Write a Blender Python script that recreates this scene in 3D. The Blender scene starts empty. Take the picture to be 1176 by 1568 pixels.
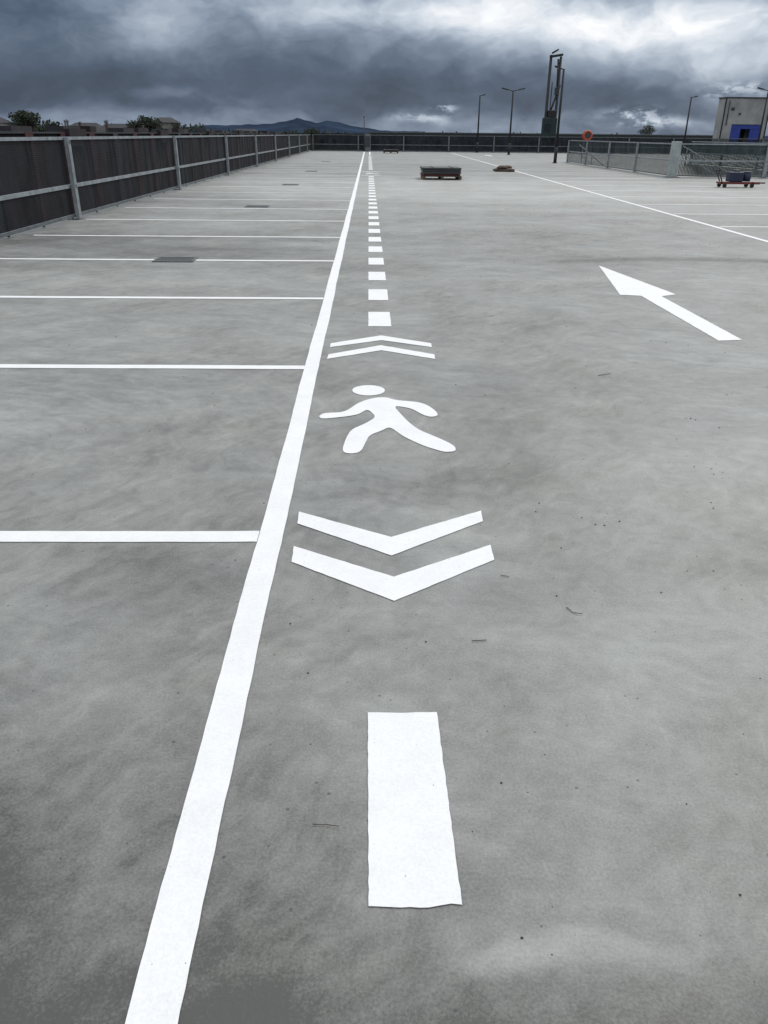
import bpy, bmesh, math, random
from mathutils import Matrix, Vector
random.seed(7)
sc=bpy.context.scene
sc.view_settings.view_transform='Standard'
sc.view_settings.look='None'
sc.view_settings.exposure=0

# ------------------------------------------------------------ node helpers
class NT:
    def __init__(s,nt): s.nt=nt; s.n=nt.nodes; s.l=nt.links
    def new(s,t,**kw):
        nd=s.n.new(t)
        for k,v in kw.items(): setattr(nd,k,v)
        return nd
    def put(s,sock,v):
        if isinstance(v,bpy.types.NodeSocket): s.l.new(v,sock)
        else: sock.default_value=v
    def m(s,op,a,b=None,c=None,clamp=False):
        nd=s.new('ShaderNodeMath',operation=op); nd.use_clamp=clamp
        s.put(nd.inputs[0],a)
        if b is not None: s.put(nd.inputs[1],b)
        if c is not None: s.put(nd.inputs[2],c)
        return nd.outputs[0]
    def vm(s,op,a,b=None):
        nd=s.new('ShaderNodeVectorMath',operation=op)
        s.put(nd.inputs[0],a)
        if b is not None: s.put(nd.inputs[1],b)
        return nd.outputs[0]
    def noise(s,vec,scale,detail=4,rough=.55,dist=0,col=False):
        nd=s.new('ShaderNodeTexNoise')
        s.put(nd.inputs['Vector'],vec); nd.inputs['Scale'].default_value=scale
        nd.inputs['Detail'].default_value=detail; nd.inputs['Roughness'].default_value=rough
        nd.inputs['Distortion'].default_value=dist
        return nd.outputs['Color' if col else 'Fac']
    def mr(s,v,a,b,c,d,smooth=False):
        nd=s.new('ShaderNodeMapRange')
        if smooth: nd.interpolation_type='SMOOTHSTEP'
        s.put(nd.inputs[0],v)
        for i,x in enumerate((a,b,c,d)): nd.inputs[i+1].default_value=x
        return nd.outputs[0]
    def mix(s,f,a,b,bt='MIX'):
        nd=s.new('ShaderNodeMix',data_type='RGBA',blend_type=bt)
        s.put(nd.inputs[0],f)
        for i,x in ((6,a),(7,b)):
            if isinstance(x,tuple): nd.inputs[i].default_value=(x[0],x[1],x[2],1)
            else: s.l.new(x,nd.inputs[i])
        return nd.outputs[2]
    def comb(s,x,y,z):
        nd=s.new('ShaderNodeCombineXYZ')
        for i,v in enumerate((x,y,z)): s.put(nd.inputs[i],v)
        return nd.outputs[0]
    def sep(s,v):
        nd=s.new('ShaderNodeSeparateXYZ'); s.l.new(v,nd.inputs[0]); return nd.outputs
    def rotz(s,v,a):
        nd=s.new('ShaderNodeVectorRotate',rotation_type='Z_AXIS'); s.l.new(v,nd.inputs['Vector']); nd.inputs['Angle'].default_value=a
        return nd.outputs[0]

def mat_base(name):
    m=bpy.data.materials.new(name); m.use_nodes=True
    t=NT(m.node_tree); b=m.node_tree.nodes['Principled BSDF']
    pos=t.new('ShaderNodeNewGeometry').outputs['Position']
    return m,t,b,pos

def simple(name,col,rough=.6,metal=0,var=.25,scale=3.0,bump=0):
    m,t,b,pos=mat_base(name)
    n=t.noise(pos,scale,3,.6)
    k=t.mr(n,.3,.7,1-var,1+var)
    c=t.vm('MULTIPLY',(col[0],col[1],col[2]),t.comb(k,k,k))
    t.l.new(c,b.inputs['Base Color'])
    b.inputs['Roughness'].default_value=rough; b.inputs['Metallic'].default_value=metal
    if bump:
        bp=t.new('ShaderNodeBump'); bp.inputs['Strength'].default_value=bump
        bp.inputs['Distance'].default_value=.01
        t.l.new(t.noise(pos,scale*12,2),bp.inputs['Height']); t.l.new(bp.outputs[0],b.inputs['Normal'])
    return m

# ------------------------------------------------------------ concrete
def concrete():
    m,t,b,pos=mat_base('deck_concrete')
    X,Y,Z=t.sep(pos)
    dn=t.vm('SUBTRACT',t.noise(pos,1.3,3,.65,0,True),(.5,.5,.5))
    p2=t.vm('ADD',pos,t.vm('MULTIPLY',dn,(.45,.45,0)))
    big=t.noise(pos,.55,4,.65)
    mid=t.noise(p2,2.0,5,.66)
    s1=t.noise(t.vm('MULTIPLY',t.rotz(p2,.30),(1.0,2.6,1)),2.8,4,.70)
    s2=t.noise(t.vm('MULTIPLY',t.rotz(p2,-.95),(1.0,3.4,1)),3.2,4,.70)
    msk=t.mr(big,.44,.56,0,1,True)
    st=t.m('ADD',t.m('MULTIPLY',s1,msk),t.m('MULTIPLY',s2,t.m('SUBTRACT',1.0,msk)))
    sm=t.noise(pos,14,3,.75)
    fine=t.noise(pos,130,2,.8)
    v=t.mr(big,.3,.7,-.20,.20)
    for src,a in ((mid,.30),(st,.22),(sm,.13),(fine,.22)):
        v=t.m('ADD',v,t.mr(src,.25,.75,-a,a))
    for cx,cy,k,am in ((3.4,.2,19,.10),(-2.4,3.6,15,.09)):
        q=t.vm('SUBTRACT',p2,(cx,cy,0)); qx,qy,_=t.sep(q)
        rr=t.m('SQRT',t.m('ADD',t.m('MULTIPLY',qx,qx),t.m('MULTIPLY',qy,qy)))
        an=t.m('ARCTAN2',qx,qy)
        a_=t.noise(t.comb(t.m('MULTIPLY',rr,k),t.m('MULTIPLY',an,3.2),cx),1.0,2,.6)
        v=t.m('ADD',v,t.m('MULTIPLY',t.mr(a_,.35,.7,-am,am),t.mr(rr,1.2,4.2,1,0,True)))
    stains_tone_sheen=[(-1.25,1.10,1.3,.65,-.42),(.10,.68,1.5,.34,-.46),(-.75,2.55,.45,.3,-.20),(.05,3.32,.55,.26,-.30),(.62,3.5,.3,.16,-.22),(-.35,2.95,.35,.12,-.16),  # leading pair: darker tone on the deck nearest the camera
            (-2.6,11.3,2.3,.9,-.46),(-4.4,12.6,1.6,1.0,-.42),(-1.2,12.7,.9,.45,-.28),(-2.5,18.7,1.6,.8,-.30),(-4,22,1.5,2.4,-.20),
            (.28,1.00,.10,.04,.36),(.45,1.02,.20,.04,.26),(2.3,3.2,1.4,.8,.20),(1.5,2.1,.9,.4,.14),(3.5,26,11,8,.46),(-3,8.6,2.5,1.0,.14),  # broad far entry: sheen of the bright sky painted into the deck colour
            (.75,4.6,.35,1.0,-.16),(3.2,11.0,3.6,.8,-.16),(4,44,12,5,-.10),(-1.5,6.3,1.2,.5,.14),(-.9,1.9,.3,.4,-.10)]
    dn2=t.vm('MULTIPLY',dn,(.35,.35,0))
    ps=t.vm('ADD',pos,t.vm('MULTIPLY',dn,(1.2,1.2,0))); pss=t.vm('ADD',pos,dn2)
    for (x,y,sx,sy,a) in stains_tone_sheen:
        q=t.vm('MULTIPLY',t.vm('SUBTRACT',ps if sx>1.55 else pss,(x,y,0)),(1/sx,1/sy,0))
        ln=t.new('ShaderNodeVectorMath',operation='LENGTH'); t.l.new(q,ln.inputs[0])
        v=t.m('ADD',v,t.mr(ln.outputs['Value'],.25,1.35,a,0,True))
    q=t.vm('SUBTRACT',pss,(4.2,6.3,0))
    ln=t.new('ShaderNodeVectorMath',operation='LENGTH'); t.l.new(q,ln.inputs[0])
    arc=t.mr(t.m('ABSOLUTE',t.m('SUBTRACT',ln.outputs['Value'],4.6)),0,.32,-.45,0,True)
    arc=t.m('MULTIPLY',arc,t.mr(X,2.0,3.4,0,1,True)); arc=t.m('MULTIPLY',arc,t.mr(Y,8.5,9.6,0,1,True))
    v=t.m('ADD',v,arc)
    band=t.noise(t.comb(t.m('MULTIPLY',X,.03),t.m('MULTIPLY',Y,.42),0.0),1,2,.6)
    v=t.m('ADD',v,t.mr(band,.3,.7,-.14,.14))
    fac=t.m('MAXIMUM',t.m('ADD',v,1.0),.32)
    vo=t.new('ShaderNodeTexVoronoi'); t.l.new(pos,vo.inputs['Vector']); vo.inputs['Scale'].default_value=30
    r=t.sep(vo.outputs['Color'])[0]
    pit=t.m('LESS_THAN',vo.outputs['Distance'],t.mr(r,.84,1.0,0,.15))
    fac=t.m('MULTIPLY',fac,t.m('SUBTRACT',1.0,t.m('MULTIPLY',pit,.5)))
    col=t.mix(t.mr(big,.35,.65,0,1),(.226,.232,.218),(.224,.235,.232))
    col=t.vm('MULTIPLY',col,t.comb(fac,fac,fac))
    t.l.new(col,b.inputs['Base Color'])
    t.l.new(t.mr(mid,.3,.7,.48,.70),b.inputs['Roughness'])
    b.inputs['Specular IOR Level'].default_value=.5
    bn=t.noise(pos,55,2,.8)
    bp=t.new('ShaderNodeBump'); bp.inputs['Strength'].default_value=.35; bp.inputs['Distance'].default_value=.003
    t.l.new(bn,bp.inputs['Height']); t.l.new(bp.outputs[0],b.inputs['Normal'])
    return m

def paint():
    m,t,b,pos=mat_base('white_line_paint')
    n=t.noise(pos,6,4,.7); f=t.noise(pos,120,2,.8)
    k=t.m('ADD',t.mr(n,.3,.7,.94,1.03),t.mr(f,.3,.7,-.06,.04))
    vo=t.new('ShaderNodeTexVoronoi'); t.l.new(pos,vo.inputs['Vector']); vo.inputs['Scale'].default_value=60
    r=t.sep(vo.outputs['Color'])[0]
    pit=t.m('LESS_THAN',vo.outputs['Distance'],t.mr(r,.88,1,0,.16))
    k=t.m('MULTIPLY',k,t.m('SUBTRACT',1.0,t.m('MULTIPLY',pit,.5)))
    col=t.vm('MULTIPLY',(.81,.825,.84),t.comb(k,k,k))
    t.l.new(col,b.inputs['Base Color']); b.inputs['Roughness'].default_value=.7
    bp=t.new('ShaderNodeBump'); bp.inputs['Strength'].default_value=.3; bp.inputs['Distance'].default_value=.003
    t.l.new(f,bp.inputs['Height']); t.l.new(bp.outputs[0],b.inputs['Normal'])
    return m

def meshmat(name,col,pitch,wire,rough=.95):
    m,t,b,pos=mat_base(name)
    X,Y,Z=t.sep(pos)
    a=t.m('FRACT',t.m('DIVIDE',t.m('ADD',t.m('ADD',X,Y),200.0),pitch))
    c=t.m('FRACT',t.m('DIVIDE',t.m('ADD',Z,50.0),pitch*.6))
    o=t.m('MULTIPLY',t.m('GREATER_THAN',a,wire),t.m('GREATER_THAN',c,wire))
    t.l.new(t.m('SUBTRACT',1.0,o),b.inputs['Alpha'])
    n=t.noise(t.vm('MULTIPLY',pos,(1,1,.4)),2.5,3,.7); k=t.mr(n,.3,.7,.45,1.6)
    t.l.new(t.vm('MULTIPLY',col,t.comb(k,k,k)),b.inputs['Base Color'])
    b.inputs['Roughness'].default_value=rough; b.inputs['Specular IOR Level'].default_value=.12
    return m

M={}
M['conc']=concrete(); M['paint']=paint()
M['side']=simple('slab_edge_concrete',(.25,.25,.24),.8,0,.2,1.5,.3)
M['galv']=simple('galvanised_steel',(.27,.30,.32),.5,.35,.3,6)
M['galvd']=simple('dull_galvanised_steel',(.13,.15,.16),.55,.3,.3,6)
M['mesh']=meshmat('black_mesh',(.019,.022,.027),.05,.46)
M['meshg']=meshmat('grey_mesh',(.045,.06,.062),.06,.42)
M['black']=simple('black_steel',(.012,.013,.015),.6,0,.2)
M['dgrey']=simple('dark_grey_metal',(.035,.04,.043),.55,0,.3)
M['lgrey']=simple('pale_grey_metal',(.30,.34,.34),.55,0,.2)
M['wood']=simple('weathered_timber',(.10,.07,.05),.85,0,.4,9)
M['brown']=simple('brown_sacking',(.10,.075,.05),.9,0,.4,9,.5)
M['red']=simple('red_paint',(.14,.028,.022),.6,0,.2)
M['orange']=simple('orange_paint',(.40,.07,.02),.5,0,.2)
M['blue']=simple('blue_cladding',(.02,.045,.28),.5,0,.2)
M['navy']=simple('navy_plastic',(.010,.017,.05),.5,0,.2)
M['green']=simple('green_machine_paint',(.010,.026,.026),.6,0,.3)
M['maroon']=simple('maroon_cladding',(.022,.014,.017),.9,0,.5,.6)
M['rust']=simple('rust_red_panel',(.060,.018,.020),.8,0,.3,1)
M['bconc']=simple('precast_concrete',(.30,.31,.31),.8,0,.3,.5,.3)
M['wall']=simple('house_render',(.22,.21,.20),.8,0,.2,1)
M['wallw']=simple('white_render',(.42,.42,.41),.8,0,.15,1)
M['roof']=simple('dark_roof_tiles',(.030,.030,.036),.9,0,.3,2)
M['glass']=simple('dark_window_glass',(.02,.025,.03),.15,0,.1)
M['bark']=simple('bark',(.06,.045,.035),.9,0,.3,4)
M['leaf']=simple('foliage_dark',(.014,.021,.013),.9,0,.5,.8)
M['leaf2']=simple('foliage_light',(.035,.048,.026),.9,0,.5,.8)
M['ground']=simple('distant_ground',(.05,.06,.045),.95,0,.5,.02)
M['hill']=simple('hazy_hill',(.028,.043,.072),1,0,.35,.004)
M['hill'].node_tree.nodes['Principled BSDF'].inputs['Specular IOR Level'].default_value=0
M['stone']=simple('dark_grit',(.050,.047,.045),.9,0,.5,60)
M['twig']=simple('dry_twig',(.05,.035,.025),.9,0,.4,40)
M['rubber']=simple('black_rubber',(.02,.02,.02),.8,0,.2)

# ------------------------------------------------------------ mesh builder
class B:
    def __init__(s): s.bm=bmesh.new(); s.mats=[]
    def mi(s,k):
        if k not in s.mats: s.mats.append(k)
        return s.mats.index(k)
    def box(s,c,d,k,rot=0,rx=0,ry=0,bev=0):
        r=bmesh.ops.create_cube(s.bm,size=1)
        vs=r['verts']
        mt=Matrix.Translation(c)@Matrix.Rotation(rot,4,'Z')@Matrix.Rotation(ry,4,'Y')@Matrix.Rotation(rx,4,'X')@Matrix.Diagonal((d[0],d[1],d[2],1))
        bmesh.ops.transform(s.bm,matrix=mt,verts=vs)
        fs={f for v in vs for f in v.link_faces}
        i=s.mi(k)
        for f in fs: f.material_index=i
        if bev:
            es=list({e for v in vs for e in v.link_edges})
            rr=bmesh.ops.bevel(s.bm,geom=es,offset=bev,segments=2,affect='EDGES',profile=.5)
            for f in rr['faces']: f.material_index=i
    def cyl(s,p,q,r1,r2,k,seg=12):
        p=Vector(p);q=Vector(q);d=q-p
        r=bmesh.ops.create_cone(s.bm,cap_ends=True,segments=seg,radius1=r1,radius2=r2,depth=d.length)
        rot=d.to_track_quat('Z','Y').to_matrix().to_4x4()
        bmesh.ops.transform(s.bm,matrix=Matrix.Translation((p+q)/2)@rot,verts=r['verts'])
        i=s.mi(k)
        for f in {f for v in r['verts'] for f in v.link_faces}: f.material_index=i; f.smooth=len(f.verts)==4
    def poly(s,pts,k,z=None):
        vs=[s.bm.verts.new((p[0],p[1],z if z is not None else p[2])) for p in pts]
        f=s.bm.faces.new(vs); f.material_index=s.mi(k)
        f.normal_update()
        return f
    def ring(s,c,R,r,k,axis='Y',seg=28,n=8):
        vs=[]
        for i in range(seg):
            a=2*math.pi*i/seg
            row=[]
            for j in range(n):
                b=2*math.pi*j/n
                rr=R+r*math.cos(b)
                p=Vector((rr*math.cos(a),r*math.sin(b),rr*math.sin(a)))
                row.append(s.bm.verts.new(p+Vector(c)))
            vs.append(row)
        i0=s.mi(k)
        for i in range(seg):
            for j in range(n):
                f=s.bm.faces.new((vs[i][j],vs[(i+1)%seg][j],vs[(i+1)%seg][(j+1)%n],vs[i][(j+1)%n])); f.material_index=i0; f.smooth=True
    def done(s,name):
        me=bpy.data.meshes.new(name); s.bm.to_mesh(me); s.bm.free()
        for k in s.mats: me.materials.append(M[k])
        o=bpy.data.objects.new(name,me); sc.collection.objects.link(o)
        return o

# ------------------------------------------------------------ ground & deck
g=B()
g.poly([(-9000,-2000,-9),(9000,-2000,-9),(9000,12000,-9),(-9000,12000,-9)],'ground')
g.done('ground')

x0,x1,y0,y1=-5.8,46.,-12.,82.
hx0,hx1,hy0,hy1=12.9,20.0,34.9,53.
d=B()
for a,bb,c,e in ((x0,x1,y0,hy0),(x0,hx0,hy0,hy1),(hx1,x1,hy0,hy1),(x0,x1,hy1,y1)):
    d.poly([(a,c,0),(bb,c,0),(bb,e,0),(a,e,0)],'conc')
for p,q in (((x0,y0),(x1,y0)),((x1,y0),(x1,y1)),((x1,y1),(x0,y1)),((x0,y1),(x0,y0))):
    d.poly([(p[0],p[1],-9),(q[0],q[1],-9),(q[0],q[1],0),(p[0],p[1],0)],'side')
for p,q in (((hx0,hy0),(hx1,hy0)),((hx1,hy0),(hx1,hy1)),((hx0,hy1),(hx0,hy0))):
    d.poly([(p[0],p[1],-3.2),(q[0],q[1],-3.2),(q[0],q[1],0),(p[0],p[1],0)],'side')
d.done('parking_deck')
r=B(); r.poly([(hx0,hy0,-3),(hx1,hy0,-3),(hx1,hy1,0),(hx0,hy1,0)],'conc'); r.done('vehicle_ramp')

# ------------------------------------------------------------ painted markings
ZP=.003
def edge_jit(pts,amp=.003,step=.035):
    out=[]
    n=len(pts)
    for i in range(n):
        p=Vector(pts[i][:2]);q=Vector(pts[(i+1)%n][:2])
        L=(q-p).length
        k=max(1,min(60,int(L/step)))
        nrm=Vector((q.y-p.y,p.x-q.x)).normalized() if L>0 else Vector((0,0))
        for j in range(k):
            a=p.lerp(q,j/k)
            if j: a=a+nrm*random.uniform(-amp,amp)
            out.append((a.x,a.y))
    return out
def marking(name,polys,amp=.003,step=.035):
    b=B()
    for p in polys:
        f=b.poly(edge_jit(p,amp,step),'paint',ZP)
        if f.normal.z<0: f.normal_flip()
    bmesh.ops.triangulate(b.bm,faces=b.bm.faces[:])
    return b.done(name)
def strip(p,q,w,first=.03,grow=1.02,amp=.0013,drift=1.0):
    p=Vector(p);q=Vector(q);L=(q-p).length;u=(q-p)/L;n=Vector((-u.y,u.x))
    t=0;st=first;cuts=[0]
    while t<L:
        t+=st;st*=grow;cuts.append(min(t,L))
    ws=[(w/2+random.uniform(-amp,amp),w/2+random.uniform(-amp,amp)) for _ in cuts]
    ph=random.random()*6
    dr=[drift*(.0025*math.sin(c*1.7+ph)+.0012*math.sin(c*4.9+ph*2)) for c in cuts]
    out=[]
    for i in range(len(cuts)-1):
        a=p+u*cuts[i];b_=p+u*cuts[i+1]
        out.append([a-n*(ws[i][0]-dr[i]),b_-n*(ws[i+1][0]-dr[i+1]),b_+n*(ws[i+1][1]+dr[i+1]),a+n*(ws[i][1]+dr[i])])
    return out
def linemark(name,segs,**kw):
    b=B()
    for p,q,w in segs:
        for quad in strip(p,q,w,**kw):
            b.poly([(v.x,v.y) for v in quad],'paint',ZP)
    bmesh.ops.remove_doubles(b.bm,verts=b.bm.verts[:],dist=1e-4)
    for f in b.bm.faces:
        f.normal_update()
        if f.normal.z<0: f.normal_flip()
    return b.done(name)
linemark('walkway_edge_line',[((-.406,.3),(-.398,80.5),.100)])
linemark('aisle_edge_line',[((6.35,8),(7.55,78),.1)],first=.3)
segs=[]
y=2.82-2.56
while y<79:
    segs.append(((-5.35,y+random.uniform(-.01,.02)),(-.4565,y),.094)); y+=2.56
linemark('parking_bay_lines',segs,first=.08,grow=1.0)
segs=[];y=12.6
while y<79:
    xa=6.35+(y-8)*1.2/70+.1
    segs.append(((xa,y),(12.2,y+.06),.1)); y+=2.56
linemark('parking_bay_lines',segs,first=.3,grow=1.0)
segs=[];y=20
while y<79:
    if y>55: segs.append(((21,y),(33,y),.1))
    y+=2.56
linemark('parking_bay_lines',segs,first=.5,grow=1.0)
CX=.098
def rect(ya,yb,w=.2,cx=CX): return [(cx-w/2,ya),(cx+w/2,ya),(cx+w/2,yb),(cx-w/2,yb)]
marking('walkway_dash',[[(.0,1.115),(.05,1.112),(.13,1.110),(.18,1.119),(.203,1.116),(.200,1.42),(.197,1.735),(.09,1.732),(-.002,1.735),(-.001,1.4)]],.0011,.02)
y=6.70;ds=[]
while y<33: ds.append(rect(y,y+.6)); y+=1.17
y=39.2
while y<66: ds.append(rect(y,y+.6)); y+=1.17
marking('walkway_dashes',ds,.002)
linemark('walkway_centre_line',[((CX,68),(CX,80),.12)],first=.5)
def sh(polys,dy): return [[(x,y+dy) for x,y in p] for p in polys]
chn=[[(-.307,3.05),(.093,2.811),(.500,3.06),(.494,2.955),(.091,2.655),(-.305,2.935)],
     [(-.302,2.733),(.095,2.492),(.497,2.743),(.494,2.62),(.092,2.325),(-.300,2.605)]]
chf=[[(-.300,6.09),(.105,6.363),(.499,6.105),(.497,5.979),(.105,6.20),(-.303,5.965)],
     [(-.303,5.747),(.098,6.034),(.499,5.76),(.495,5.625),(.098,5.875),(-.308,5.615)]]
marking('walkway_chevrons',chn,.0012,.03)
marking('walkway_chevrons',chf,.002)
body=[(-.294,4.33),(-.266,4.385),(-.169,4.396),(-.125,4.440),(-.072,4.565),(-.012,4.645),(.054,4.690),(.112,4.695),(.172,4.635),(.306,4.602),(.360,4.546),(.400,4.445),(.414,4.373),(.405,4.335),(.366,4.318),(.325,4.355),(.258,4.480),(.150,4.530),(.205,4.320),(.248,4.180),(.293,4.085),(.377,3.980),(.440,3.890),(.463,3.835),(.462,3.785),(.440,3.765),(.395,3.762),(.298,3.845),(.195,3.985),(.121,4.150),(.075,4.085),(.004,4.010),(-.020,3.879),(-.035,3.79),(-.055,3.750),(-.092,3.736),(-.128,3.750),(-.139,3.800),(-.125,3.955),(-.098,4.101),(-.020,4.200),(.046,4.315),(-.004,4.465),(-.062,4.360),(-.128,4.325),(-.248,4.285),(-.282,4.290)]
def chaik(p):
    o=[]
    for i in range(len(p)):
        a=Vector(p[i]);b_=Vector(p[(i+1)%len(p)])
        o.append(tuple(a.lerp(b_,.2)));o.append(tuple(a.lerp(b_,.8)))
    return o
body=chaik(chaik(body))
head=[(.000+.106*math.cos(a*math.pi/18),4.842+.112*math.sin(a*math.pi/18)) for a in range(36)]
marking('pedestrian_symbol',[body,head],.0008,.02)
for dy in (31.2,):
    marking('walkway_chevrons',sh(chn+chf,dy),.002); marking('pedestrian_symbol',sh([body,head],dy),.0)
marking('direction_arrow',[[(2.972,10.26),(3.262,8.28),(3.066,8.165),(3.085,6.27),(2.875,6.235),(2.858,8.185),(2.650,8.235)]],.002)
marking('direction_arrow',[[(9.8,71),(10.1,69),(9.9,68.9),(9.9,67),(9.7,67),(9.7,68.9),(9.5,69)]],.003)

# ------------------------------------------------------------ drains
for i,(dx,dy) in enumerate([(-2.52,10.5),(-2.52,18.7),(-2.52,27),(-2.52,37),(-2.52,50)]):
    b=B()
    b.poly([(dx-.25,dy-.17),(dx+.25,dy-.17),(dx+.25,dy+.17),(dx-.25,dy+.17)],'black',.005)
    for s in (-1,1):
        b.box((dx+s*.25,dy,.007),(.02,.36,.014),'galvd'); b.box((dx,dy+s*.18,.007),(.48,.02,.014),'galvd')
    for j in range(11):
        b.box((dx-.22+j*.044,dy,.009),(.012,.335,.008),'galvd')
    b.done('drain_grate')

# ------------------------------------------------------------ fences
def fence(name,p,q,H,posts,mesh,postw=.12,mid=.40,railk='galv',thin=None):
    b=B();p=Vector(p);q=Vector(q);L=(q-p).length;u=(q-p)/L;ang=math.atan2(u.y,u.x)
    n=Vector((-u.y,u.x))
    def at(t,z,off=0): v=p+u*t+n*off; return (v.x,v.y,z)
    c=L/2
    b.box(at(c,H),(L,.06,.05),railk,ang)
    b.box(at(c,H*mid),(L,.05,.06),railk,ang)
    b.box(at(c,.07),(L,.05,.05),'galvd',ang)
    for za,zb in ((.10,H*mid-.034),(H*mid+.034,H-.028)):
        b.poly([(p.x,p.y,za),(q.x,q.y,za),(q.x,q.y,zb),(p.x,p.y,zb)],mesh)
    for t in posts:
        b.box(at(t,(H+.02)/2,-.075),(postw,.07,H+.02),railk,ang)
        b.box(at(t,.008,.0),(postw+.1,.22,.016),'galvd',ang)
        # clamp bolts at the rails
        for z in (H*mid,H-.06): b.box(at(t,z,-.115),(.05,.012,.05),'galvd',ang)
    if thin:
        t=0
        while t<L:
            b.box(at(t,H/2,.048),(.035,.03,H-.02),'black',ang); t+=thin
    return b.done(name)
po=[15.6+8.65*k-(-6) for k in range(-2,8)]
fence('mesh_edge_fence',(-5.55,-6),(-5.55,81.3),1.38,[t for t in po if 0<t<87.2],'mesh',.13,.42,'galv',1.44)
fence('mesh_edge_fence',(-5.4,81.4),(45.5,81.4),1.4,[.1+4.32*k for k in range(12)],'mesh',.12,.42,'galvd',1.44)
fence('mesh_edge_fence',(45.5,81.3),(45.5,-6),1.4,[4.32*k for k in range(20)],'mesh',.12,.42,'galvd')
fence('ramp_barrier',(12.6,53.2),(12.6,34.7),1.25,[.1,4.6,9.2,13.8],'meshg',.14,.5,'galv')
fence('ramp_barrier',(12.7,34.6),(20.2,34.6),1.25,[3.7,7.3],'meshg',.14,.5,'galv')
fence('ramp_barrier',(20.3,34.7),(20.3,53.2),1.25,[.1,4.6,9.2,13.8,18.3],'meshg',.14,.5,'galv')
b=B(); b.box((12.55,34.5,.67),(.34,.3,1.34),'lgrey',bev=.015); b.box((12.55,34.5,.012),(.5,.46,.024),'galvd'); b.done('barrier_end_post')
b=B()
for x in (13.2,19.7):
    for dz in (.55,1.0):
        b.cyl((x,35.2,-3+.05+dz),(x,53,dz),.03,.03,'lgrey')
    for k in range(8):
        yy=35.4+k*2.4; zz=-3+(yy-34.9)/18.1*3
        b.cyl((x,yy,zz),(x,yy,zz+1.0),.025,.025,'lgrey')
b.done('ramp_handrail')

# ------------------------------------------------------------ lamps
def lamp(x,y,H,arms):
    b=B()
    b.cyl((x,y,0),(x,y,.03),.16,.16,'black'); b.cyl((x,y,.03),(x,y,.9),.10,.095,'black')
    b.cyl((x,y,.9),(x,y,H),.08,.06,'black')
    for ax,up in arms:
        s=1 if ax>0 else -1
        b.cyl((x,y,H-.04),(x+ax*.55,y,H-.04+up*.6),.035,.03,'black')
        b.box((x+ax*.78,y,H-.04+up*.8),(abs(ax)*.62,.24,.08),'black',ry=-s*math.atan2(up,abs(ax)),bev=.015)
        b.box((x+ax*.80,y,H-.095+up*.8),(abs(ax)*.4,.16,.012),'lgrey',ry=-s*math.atan2(up,abs(ax)))
    b.done('street_lamp')
lamp(11.36,51.3,5.0,[(-.5,.16)])
lamp(12.04,72.7,4.85,[(-.9,.2),(.9,.2)])
lamp(10.3,80.6,4.8,[(.45,.1)])
lamp(30.0,80.6,4.85,[(.55,.12)])
lamp(33.6,73.0,5.1,[(-.9,.2),(.9,.2)])
b=B(); b.cyl((-.42,80.9,0),(-.42,80.9,2.9),.05,.04,'dgrey'); b.cyl((-.42,80.9,0),(-.42,80.9,.03),.14,.14,'dgrey'); b.cyl((-.42,80.9,2.9),(-.42,80.9,2.98),.07,.07,'dgrey'); b.done('metal_post')
b=B(); b.box((-.1,81.1,.75),(.6,.25,1.5),'galvd',bev=.02); b.box((-.1,80.95,.85),(.45,.04,.9),'dgrey'); b.done('electrical_cabinet')

# ------------------------------------------------------------ deck clutter
def pallet(x,y,w,l,h,name,rot=0):
    b=B()
    for s in (-1,0,1): b.box((x+s*(w/2-.06),y,.06),(.1,l,.08),'wood')
    for k in range(6): b.box((x,y-l/2+.06+k*(l-.12)/5,.112),(w,.1,.02),'wood')
    z=.125
    lay=4
    for k in range(lay):
        hh=(h-.13)/lay
        b.box((x+random.uniform(-.03,.03),y+random.uniform(-.04,.04),z+hh/2),(w*random.uniform(.93,1.0),l*.95,hh-.012),'dgrey' if k!=0 else 'rust',bev=.008); z+=hh
    b.box((x-w*.25,y,z+.003),(.05,l*.97,.006),'black');b.box((x+w*.25,y,z+.003),(.05,l*.97,.006),'black')
    b.done(name)
pallet(2.72,31.6,1.45,1.5,.42,'stacked_pallet')
pallet(1.95,74.5,1.3,1.1,.3,'stacked_pallet')
b=B()
for k in range(9):
    x=6.2+random.uniform(-.3,.3);yy=38.7+random.uniform(-.35,.35);z=.07+(.11 if k>5 else 0)
    rr=bmesh.ops.create_icosphere(b.bm,subdivisions=2,radius=1)
    mt=Matrix.Translation((x,yy,z))@Matrix.Rotation(random.random()*3,4,'Z')@Matrix.Diagonal((.26,.16,.08,1))
    for v in rr['verts']: v.co*=random.uniform(.92,1.08)
    bmesh.ops.transform(b.bm,matrix=mt,verts=rr['verts'])
    i=b.mi('brown' if k%3 else 'wood')
    for f in {f for v in rr['verts'] for f in v.link_faces}: f.material_index=i;f.smooth=True
b.box((6.35,38.4,.05),(.7,.12,.1),'wood',rot=.3)
b.done('sandbag_pile')
b=B();x,yy=12.35,27.6
b.box((x,yy,.14),(1.35,.06,.07),'red');b.box((x,yy+.35,.14),(1.25,.05,.05),'red')
b.box((x-.6,yy+.17,.14),(.05,.4,.05),'red');b.box((x+.45,yy+.17,.14),(.05,.4,.05),'red')
b.box((x-.12,yy+.17,.33),(.46,.36,.30),'navy',bev=.03);b.box((x-.1,yy+.17,.51),(.2,.22,.07),'dgrey',bev=.02)
b.cyl((x+.28,yy+.17,.19),(x+.28,yy+.17,.47),.13,.14,'navy',16);b.cyl((x+.28,yy+.17,.47),(x+.28,yy+.17,.49),.15,.15,'galvd',16)
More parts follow.
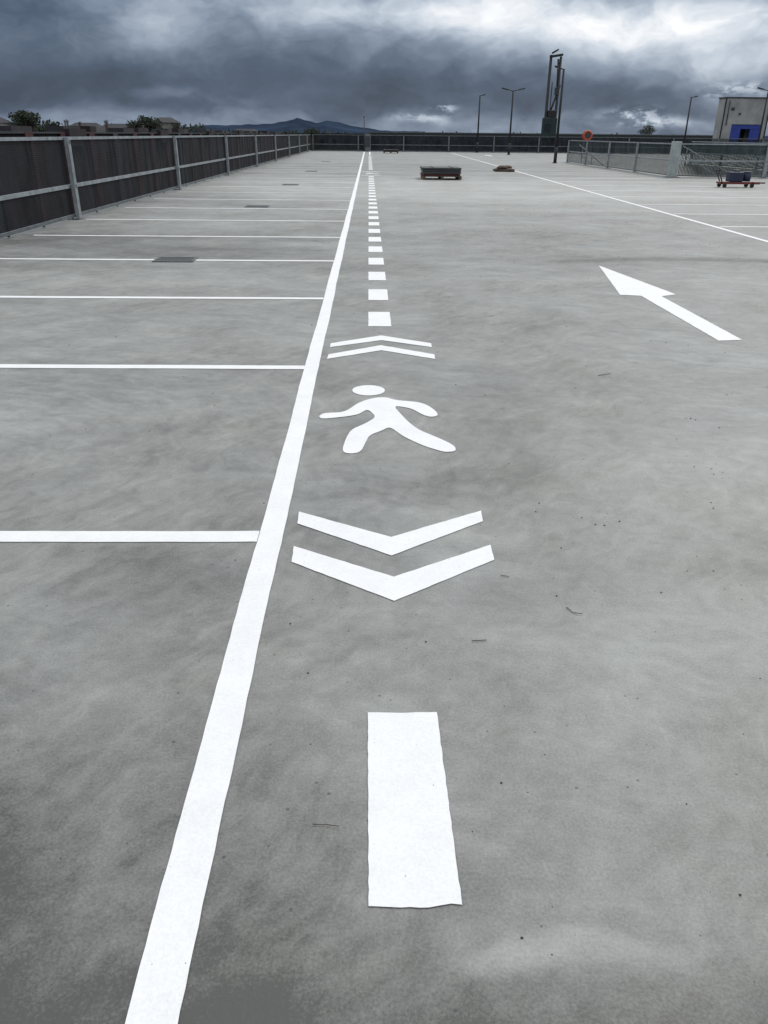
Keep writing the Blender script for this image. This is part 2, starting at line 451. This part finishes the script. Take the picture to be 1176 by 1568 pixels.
b.cyl((x-.55,yy+.1,.18),(x-.72,yy+.1,.52),.02,.02,'dgrey');b.cyl((x-.55,yy+.3,.18),(x-.72,yy+.3,.52),.02,.02,'dgrey');b.cyl((x-.72,yy+.02,.52),(x-.72,yy+.38,.52),.022,.022,'rubber')
for wx in (-.5,.42):
    for wy in (-.04,.40): b.cyl((x+wx,yy+wy-.025,.065),(x+wx,yy+wy+.025,.065),.065,.065,'rubber',18)
b.box((x+.75,yy-.02,.15),(.2,.05,.04),'rust')
b.done('line_marking_machine')
b=B();x,yy,z=20.4,79.5,1.55
for s in (-.18,.18): b.ring((x,yy+s,z),.36,.09,'orange')
b.cyl((x,yy-.2,z),(x,yy+.2,z),.27,.27,'dgrey',20)
b.box((x-.3,yy,.7),(.08,.3,1.4),'dgrey');b.box((x+.3,yy,.7),(.08,.3,1.4),'dgrey');b.box((x,yy,.04),(.9,.6,.08),'dgrey')
b.done('hose_reel')

# grit & twigs
b=B()
def pebble(x,yy,s):
    r=bmesh.ops.create_icosphere(b.bm,subdivisions=1,radius=s)
    for v in r['verts']:
        v.co=Vector((v.co.x*random.uniform(.6,1.4),v.co.y*random.uniform(.6,1.3),v.co.z*random.uniform(.4,.8)))+Vector((x,yy,s*.4))
for _ in range(1000):
    yy=1.0+(random.random()**1.2)*20
    x=random.gauss(1.4+yy*.13,.9+yy*.22)
    if x<-5.2: continue
    s=random.choice((.0012,.0015,.0015,.002,.002,.0025,.0035))*(.8+yy*.08)
    pebble(x,yy,s)
for cx,cy in ((1.27,2.55),(1.04,2.95),(1.75,3.5),(1.9,4.3)):
    for _ in range(6): pebble(cx+random.gauss(0,.06),cy+random.gauss(0,.06),random.uniform(.0015,.0045))
b.mi('stone'); b.done('gravel_debris')
b=B()
def twig(pts,r=.0013):
    for i in range(len(pts)-1): b.cyl((*pts[i],.004),(*pts[i+1],.004+.002*(i%2)),r,r*.8,'twig',6)
twig([(-.135,1.335),(-.10,1.333),(-.072,1.327)],.001);twig([(.70,2.28),(.715,2.245),(.745,2.235)],.0015);twig([(.5,2.5),(.53,2.49)],.0015)
twig([(.34,2.08),(.39,2.085)],.0015);twig([(1.6,5.2),(1.7,5.25)],.002)
b.done('twigs')

# ------------------------------------------------------------ piling rig
b=B();X0,Y0=26.4,130
b.box((X0+.2,Y0,-8.4),(3.0,5,1.1),'black',bev=.1)
b.box((X0+.3,Y0+.3,-6.6),(2.6,4,2.4),'green',bev=.1)
b.box((X0,Y0-1.6,-3.7),(.9,.9,11),'green')
b.cyl((X0,Y0-1.6,-8),(X0,Y0-1.6,12.0),.27,.20,'black');b.cyl((X0+1.45,Y0-1.6,-8),(X0+1.45,Y0-1.6,11.8),.25,.17,'black')
b.cyl((X0+.5,Y0-1.7,-4),(X0+.5,Y0-1.7,8.6),.08,.08,'black')
b.box((X0+.75,Y0-1.6,11.9),(1.9,.5,.3),'black',ry=-.15,bev=.05);b.cyl((X0+.1,Y0-1.6,12.2),(X0+1.0,Y0-1.6,12.7),.12,.12,'black')
b.cyl((X0+1.7,Y0-1.6,8.2),(X0+.1,Y0-1.6,3.2),.13,.13,'black')
b.cyl((X0+1.1,Y0-1.6,11.5),(X0+1.35,Y0-1.6,6.2),.15,.1,'black')
for k in range(6): b.box((X0+.72,Y0-1.6,-2+k*1.15),(1.5,.12,.12),'black',ry=(.5 if k%2 else -.5))
b.box((X0+1.3,Y0-1.6,7.4),(.6,.6,1.0),'dgrey',bev=.05)
b.box((X0+.6,Y0-1.8,2.5),(2.1,1.2,3.0),'green',bev=.2);b.box((X0+.8,Y0-1.9,4.4),(1.2,1.0,1.0),'black',bev=.1)
b.box((X0+.3,Y0-2.45,2.6),(.8,.06,1.0),'glass')
for s in (-.9,1.1): b.cyl((X0+s,Y0+1,-6),(X0+.1,Y0-1.4,2),.12,.12,'dgrey')
b.done('piling_rig')

# ------------------------------------------------------------ grey building with blue doors
def empty(name,loc):
    e=bpy.data.objects.new(name,None); e.location=loc; sc.collection.objects.link(e); return e
def child(b,name,par):
    o=b.done(name); o.parent=par; o.matrix_parent_inverse=Matrix.Translation(par.location).inverted(); return o
e=empty('concrete_building',(44,101,-9))
XL,XR=41.4,46.5
xm=(XL+XR)/2
b=B()
b.box((xm,101.1,4.25),(XR-XL,2.2,2.7),'bconc')
b.box((XL+.55,101.1,-3.05),(1.1,2.2,11.9),'bconc');b.box((XR-.2,101.1,-3.05),(.4,2.2,11.9),'bconc')
b.box((xm+.35,102.1,-3.05),(3.6,.2,11.9),'bconc')
child(b,'walls',e)
b=B();b.box((xm,101.1,5.66),(XR-XL+.16,2.36,.12),'dgrey');b.box((XL-.06,99.97,-1.7),(.12,.12,14.6),'black');b.box((XR+.06,99.97,-1.7),(.12,.12,14.6),'black');child(b,'trim',e)
b=B();b.box((XL+1.7,100.2,-3.1),(1.2,.15,11.6),'blue');b.box((XR-1.05,100.2,-3.1),(1.25,.15,11.6),'blue');b.box((xm+.35,100.17,2.65),(3.6,.16,.45),'blue');child(b,'cladding',e)
b=B();b.box((xm+.3,101.9,-3.1),(1.5,.1,11.4),'black');child(b,'doorway',e)
b=B();b.box((XL+.9,99.97,4.5),(.4,.06,.28),'dgrey');b.box((XL+1.8,99.95,4.0),(.2,.1,.22),'dgrey');b.cyl((XL+.4,99.93,2.8),(XL+.4,99.93,5.4),.05,.05,'dgrey');child(b,'vents',e)

# ------------------------------------------------------------ neighbouring building (left)
e=empty('warehouse',(-19,90,-9))
b=B();b.box((-19,100,-3.8),(7,170,10.4),'maroon');child(b,'walls',e)
b=B()
for k in range(38): b.box((-15.42,17+k*4.4,-3.76),(.16,.9,10.44),'rust' if k%4 else 'dgrey')
for k in range(8): b.box((-15.3,26+k*19,1.2),(.3,2.6,.8),'maroon')
child(b,'pilasters',e)
b=B();b.box((-15.5,100,1.42),(.3,170.2,.08),'dgrey');child(b,'coping',e)
b=B()
for k in range(26): b.box((-18+random.uniform(-1,1),22+k*5.7,1.5),(random.uniform(.8,1.6),random.uniform(1,3),random.uniform(.4,.65)),random.choice(('roof','dgrey','maroon')))
child(b,'rooftop_units',e)

def building(name,x,y,w,l,ztop,wk,rk,floors=3,gable=1.5):
    e=empty(name,(x,y,-9))
    b=B();h=ztop+9;b.box((x,y,-9+h/2),(w,l,h),wk);child(b,'walls',e)
    b=B()
    if gable:
        z=ztop+.02;o=.3
        A=[(x-w/2-o,y-l/2-o,z),(x+w/2+o,y-l/2-o,z),(x+w/2+o,y+l/2+o,z),(x-w/2-o,y+l/2+o,z)]
        r1=(x-w*.3,y,z+gable);r2=(x+w*.3,y,z+gable)
        b.poly([A[0],A[1],r2,r1],rk);b.poly([A[2],A[3],r1,r2],rk);b.poly([A[1],A[2],r2],rk);b.poly([A[3],A[0],r1],rk);b.poly([A[3],A[2],A[1],A[0]],rk)
    else: b.box((x,y,ztop+.08),(w+.3,l+.3,.14),rk)
    child(b,'roof',e)
    b=B();n=max(2,int(w/2.6))
    for f in range(floors):
        for i in range(n): b.box((x-w/2+(i+.5)*w/n,y-l/2-.02,ztop-1.6-f*2.9),(1.0,.08,1.2),'glass')
    child(b,'windows',e)
building('industrial_shed',33,150,66,14,1.7,'dgrey','galvd',2,0)
building('industrial_shed',-10,190,50,14,1.4,'dgrey','roof',2,0)
building('apartment_building',-66,146,9,8,2.6,'wallw','roof')
building('apartment_building',-37.5,160,3.5,8,3.0,'wall','roof',3,.9)
building('apartment_building',-45,170,6,8,1.6,'wall','roof',3,1.2)
building('apartment_building',-58,200,8,8,1.6,'wallw','roof')
building('apartment_building',-30,210,7,8,1.3,'wall','roof',3,1.0)
building('apartment_building',-75,230,9,8,2.0,'wall','roof')

# ------------------------------------------------------------ trees
def leaves(b,c,rad,n,size):
    c=Vector(c)
    for _ in range(n):
        d=Vector((random.gauss(0,1),random.gauss(0,1),random.gauss(0,1))).normalized()*(random.random()**.45)
        p=c+Vector((d.x*rad[0],d.y*rad[1],d.z*rad[2]))
        s=size*random.uniform(.5,1.3)
        u=Vector((random.gauss(0,1),random.gauss(0,1),random.gauss(0,1))).normalized()
        w=u.orthogonal().normalized()
        vs=[b.bm.verts.new(p+u*s),b.bm.verts.new(p+w*s*.6),b.bm.verts.new(p-u*s),b.bm.verts.new(p-w*s*.6)]
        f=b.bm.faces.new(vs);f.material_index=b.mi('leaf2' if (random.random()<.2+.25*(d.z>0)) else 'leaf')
def tree(x,y,top,w,n=900,base=-9):
    b=B();H=top-base
    b.mi('leaf');b.mi('leaf2')
    b.cyl((x,y,base),(x,y,base+H*.6),.35,.2,'bark',8)
    for _ in range(9):
        a=random.random()*6.28;r=random.uniform(.2,.75)*w/2;z=top-random.uniform(.12,.45)*min(H,w*1.1)
        q=(x+r*math.cos(a),y+r*math.sin(a),z)
        b.cyl((x,y,base+H*random.uniform(.4,.58)),q,.12,.04,'bark',6)
        leaves(b,q,(w*.22,w*.22,w*.15),n//9,w*.035)
    leaves(b,(x,y,top-w*.32),(w*.36,w*.36,w*.26),n//3,w*.035)
    b.done('tree')
tree(-59,150,4.9,5.4,1600);tree(-62.5,152,3.2,4,800);tree(-55.5,151,3.2,3.5,700)
tree(-37.5,150,4.2,5,1500);tree(-41,151,3.4,4,900);tree(-34,152,3.2,3,500)
tree(49,150,3.5,3.2,700);tree(-10,150,2.6,4,700);tree(-14,152,2.2,4,500)
tree(-52,149,3.4,1.2,260);tree(-50,150,3.1,1.0,220);tree(-45.5,150,3.4,1.0,220)
b=B();b.mi('leaf');b.mi('leaf2')
xx=-150
while xx<160:
    yy=random.uniform(210,260);top=(2.6 if xx<-45 else 1.6)+random.uniform(-.2,1.3)*(1.0 if xx<-45 else .5)
    ww=random.uniform(4,9)
    leaves(b,(xx,yy,top-2.2),(ww*.7,3,2.3),200,.5); xx+=ww*.55
b.done('distant_tree_line')

# hills
b=B()
def ridge(Y,prof,seedp):
    xs=[p[0] for p in prof]
    N=260;prev=None
    for i in range(N+1):
        x=xs[0]+(xs[-1]-xs[0])*i/N
        for j in range(len(prof)-1):
            if prof[j][0]<=x<=prof[j+1][0]:
                t=(x-prof[j][0])/(prof[j+1][0]-prof[j][0]); t=t*t*(3-2*t)*.4+t*.6
                h=prof[j][1]*(1-t)+prof[j+1][1]*t;break
        h+=1.4*math.sin(x*.031+seedp)+.9*math.sin(x*.083)+random.uniform(-.7,.7)
        row=[b.bm.verts.new((x,Y-700,-9)),b.bm.verts.new((x,Y-250,h*.55)),b.bm.verts.new((x,Y,h)),b.bm.verts.new((x,Y+600,-9))]
        if prev:
            for k in range(3):
                f=b.bm.faces.new((prev[k],row[k],row[k+1],prev[k+1]));f.material_index=b.mi('hill');f.smooth=True
        prev=row
ridge(4200,[(-2300,12),(-1500,22),(-1100,24),(-860,26),(-760,34),(-600,36),(-560,38),(-470,44),(-400,54),(-365,60),(-340,70),(-310,60),(-250,48),(-200,56),(-150,52),(-110,44),(-50,32),(60,18),(400,10),(1200,8),(2400,12)],1)
b.done('hills')

# ------------------------------------------------------------ world
w=bpy.data.worlds.new('World'); sc.world=w; w.use_nodes=True
nt=w.node_tree; nt.nodes.clear(); t=NT(nt)
SUN_EL,SUN_AZ=math.radians(48),math.radians(35)
sky=t.new('ShaderNodeTexSky'); sky.sky_type='NISHITA'; sky.sun_disc=False
sky.sun_elevation=SUN_EL; sky.sun_rotation=SUN_AZ
bg1=t.new('ShaderNodeBackground'); t.l.new(sky.outputs[0],bg1.inputs[0]); bg1.inputs[1].default_value=.07
gen=t.new('ShaderNodeTexCoord').outputs['Generated']
dx,dy,dz=t.sep(gen)
az=t.m('ARCTAN2',dx,dy)
el=t.m('ARCSINE',dz)
cv=t.comb(az,t.m('MULTIPLY',el,1.7),0.0)
wn=t.vm('SUBTRACT',t.noise(cv,7,4,.6,0,True),(.5,.5,.5))
wx,wy,_=t.sep(wn)
azw=t.m('ADD',az,t.m('MULTIPLY',wx,.13)); elw=t.m('ADD',el,t.m('MULTIPLY',wy,.055))
n1=t.noise(t.comb(azw,t.m('MULTIPLY',elw,2.0),.3),5.0,5,.6)
n2=t.noise(t.comb(azw,t.m('MULTIPLY',elw,2.0),3.3),18.0,5,.55)
ramp=t.new('ShaderNodeValToRGB'); t.l.new(t.m('MULTIPLY',elw,2.0),ramp.inputs[0])
cr=ramp.color_ramp
stops=[(0,.29),(.03,.25),(.06,.135),(.11,.105),(.15,.165),(.20,.25),(.27,.34),(.45,.75),(1,1.0)]
while len(cr.elements)<len(stops): cr.elements.new(.5)
for e_,(p,v) in zip(cr.elements,stops): e_.position=p; e_.color=(v,v,v,1)
base=ramp.outputs[0]
mod=t.m('ADD',t.mr(n1,.3,.7,.50,1.5),t.mr(n2,.3,.7,-.24,.24))
val=t.m('MULTIPLY',base,mod)
def blob(a,e,sa,se,amp,w_=True):
    u=t.m('DIVIDE',t.m('SUBTRACT',azw if w_ else az,a),sa); v_=t.m('DIVIDE',t.m('SUBTRACT',elw if w_ else el,e),se)
    r2=t.m('ADD',t.m('MULTIPLY',u,u),t.m('MULTIPLY',v_,v_))
    return t.m('MULTIPLY',t.m('EXPONENT',t.m('MULTIPLY',r2,-1.0)),amp)
def px(x,y): return ((x-565)/1311., math.atan((784-y-.0)/1177)-math.radians(26.18))
for x,y,sx,sy,a in ((960,45,.20,.022,.68),(1100,100,.17,.018,.32),(700,15,.13,.016,.28),(470,20,.11,.015,.14),(265,45,.05,.022,.16),(70,40,.10,.03,-.16),(60,140,.14,.022,-.06),
                    (280,148,.04,.007,.10),(1010,178,.06,.006,.22),(645,186,.04,.005,.20),(1110,145,.05,.006,.18)):
    a_,e_=px(x,y); g_=blob(a_,e_,sx,sy,a); val=t.m('ADD',val,t.m('MULTIPLY',g_,t.mr(n2,.3,.7,.72,1.28)))
n3=t.noise(t.comb(az,t.m('MULTIPLY',el,2.2),8.0),45.0,4,.6)
puf=t.mr(n3,.44,.60,0,1,True)
for x,y,sx,sy,a in ((680,165,.012,.004,.50),(1063,140,.014,.005,.50),(960,174,.030,.007,.42),(985,186,.03,.004,.30),(645,178,.03,.004,.25),(1115,135,.03,.005,.35),(1170,185,.03,.006,.3)):
    a_,e_=px(x,y)
    val=t.m('ADD',val,t.m('MULTIPLY',blob(a_,e_,sx,sy,a,False),puf))
val=t.m('MAXIMUM',val,.05)
tint=t.new('ShaderNodeValToRGB'); t.l.new(val,tint.inputs[0]); cr=tint.color_ramp
st2=[(0,(.030,.040,.062)),(.12,(.080,.112,.170)),(.3,(.225,.280,.365)),(.6,(.55,.615,.70)),(1,(.97,.98,1.0))]
while len(cr.elements)<len(st2): cr.elements.new(.5)
for e_,(p,c) in zip(cr.elements,st2): e_.position=p; e_.color=(*c,1)
bg2=t.new('ShaderNodeBackground'); t.l.new(tint.outputs[0],bg2.inputs[0]); bg2.inputs[1].default_value=1.05
mx=t.new('ShaderNodeMixShader'); mx.inputs[0].default_value=.95
t.l.new(bg1.outputs[0],mx.inputs[1]);t.l.new(bg2.outputs[0],mx.inputs[2])
out=t.new('ShaderNodeOutputWorld'); t.l.new(mx.outputs[0],out.inputs[0])
try:
    w.cycles.sampling_method='MANUAL'; w.cycles.sample_map_resolution=512
except Exception: pass

sd=bpy.data.lights.new('sun','SUN'); sd.energy=1.35; sd.angle=math.radians(14); sd.color=(1,.965,.90)
so=bpy.data.objects.new('sun',sd); sc.collection.objects.link(so)
dirv=Vector((math.sin(SUN_AZ)*math.cos(SUN_EL),math.cos(SUN_AZ)*math.cos(SUN_EL),math.sin(SUN_EL)))
so.rotation_euler=dirv.to_track_quat('Z','Y').to_euler(); so.location=(0,0,30)

# ------------------------------------------------------------ camera
cam=bpy.data.cameras.new('camera'); co=bpy.data.objects.new('camera',cam); sc.collection.objects.link(co)
R=Matrix.Rotation(-0.02234,3,'Z')@Matrix.Rotation(math.radians(90-26.18),3,'X')@Matrix.Rotation(0.010,3,'Z')
co.matrix_world=Matrix.Translation((0,0,1.5))@R.to_4x4()
cam.sensor_fit='VERTICAL'; cam.sensor_height=36; cam.lens=27.02; cam.clip_end=20000; cam.clip_start=.05
sc.camera=co
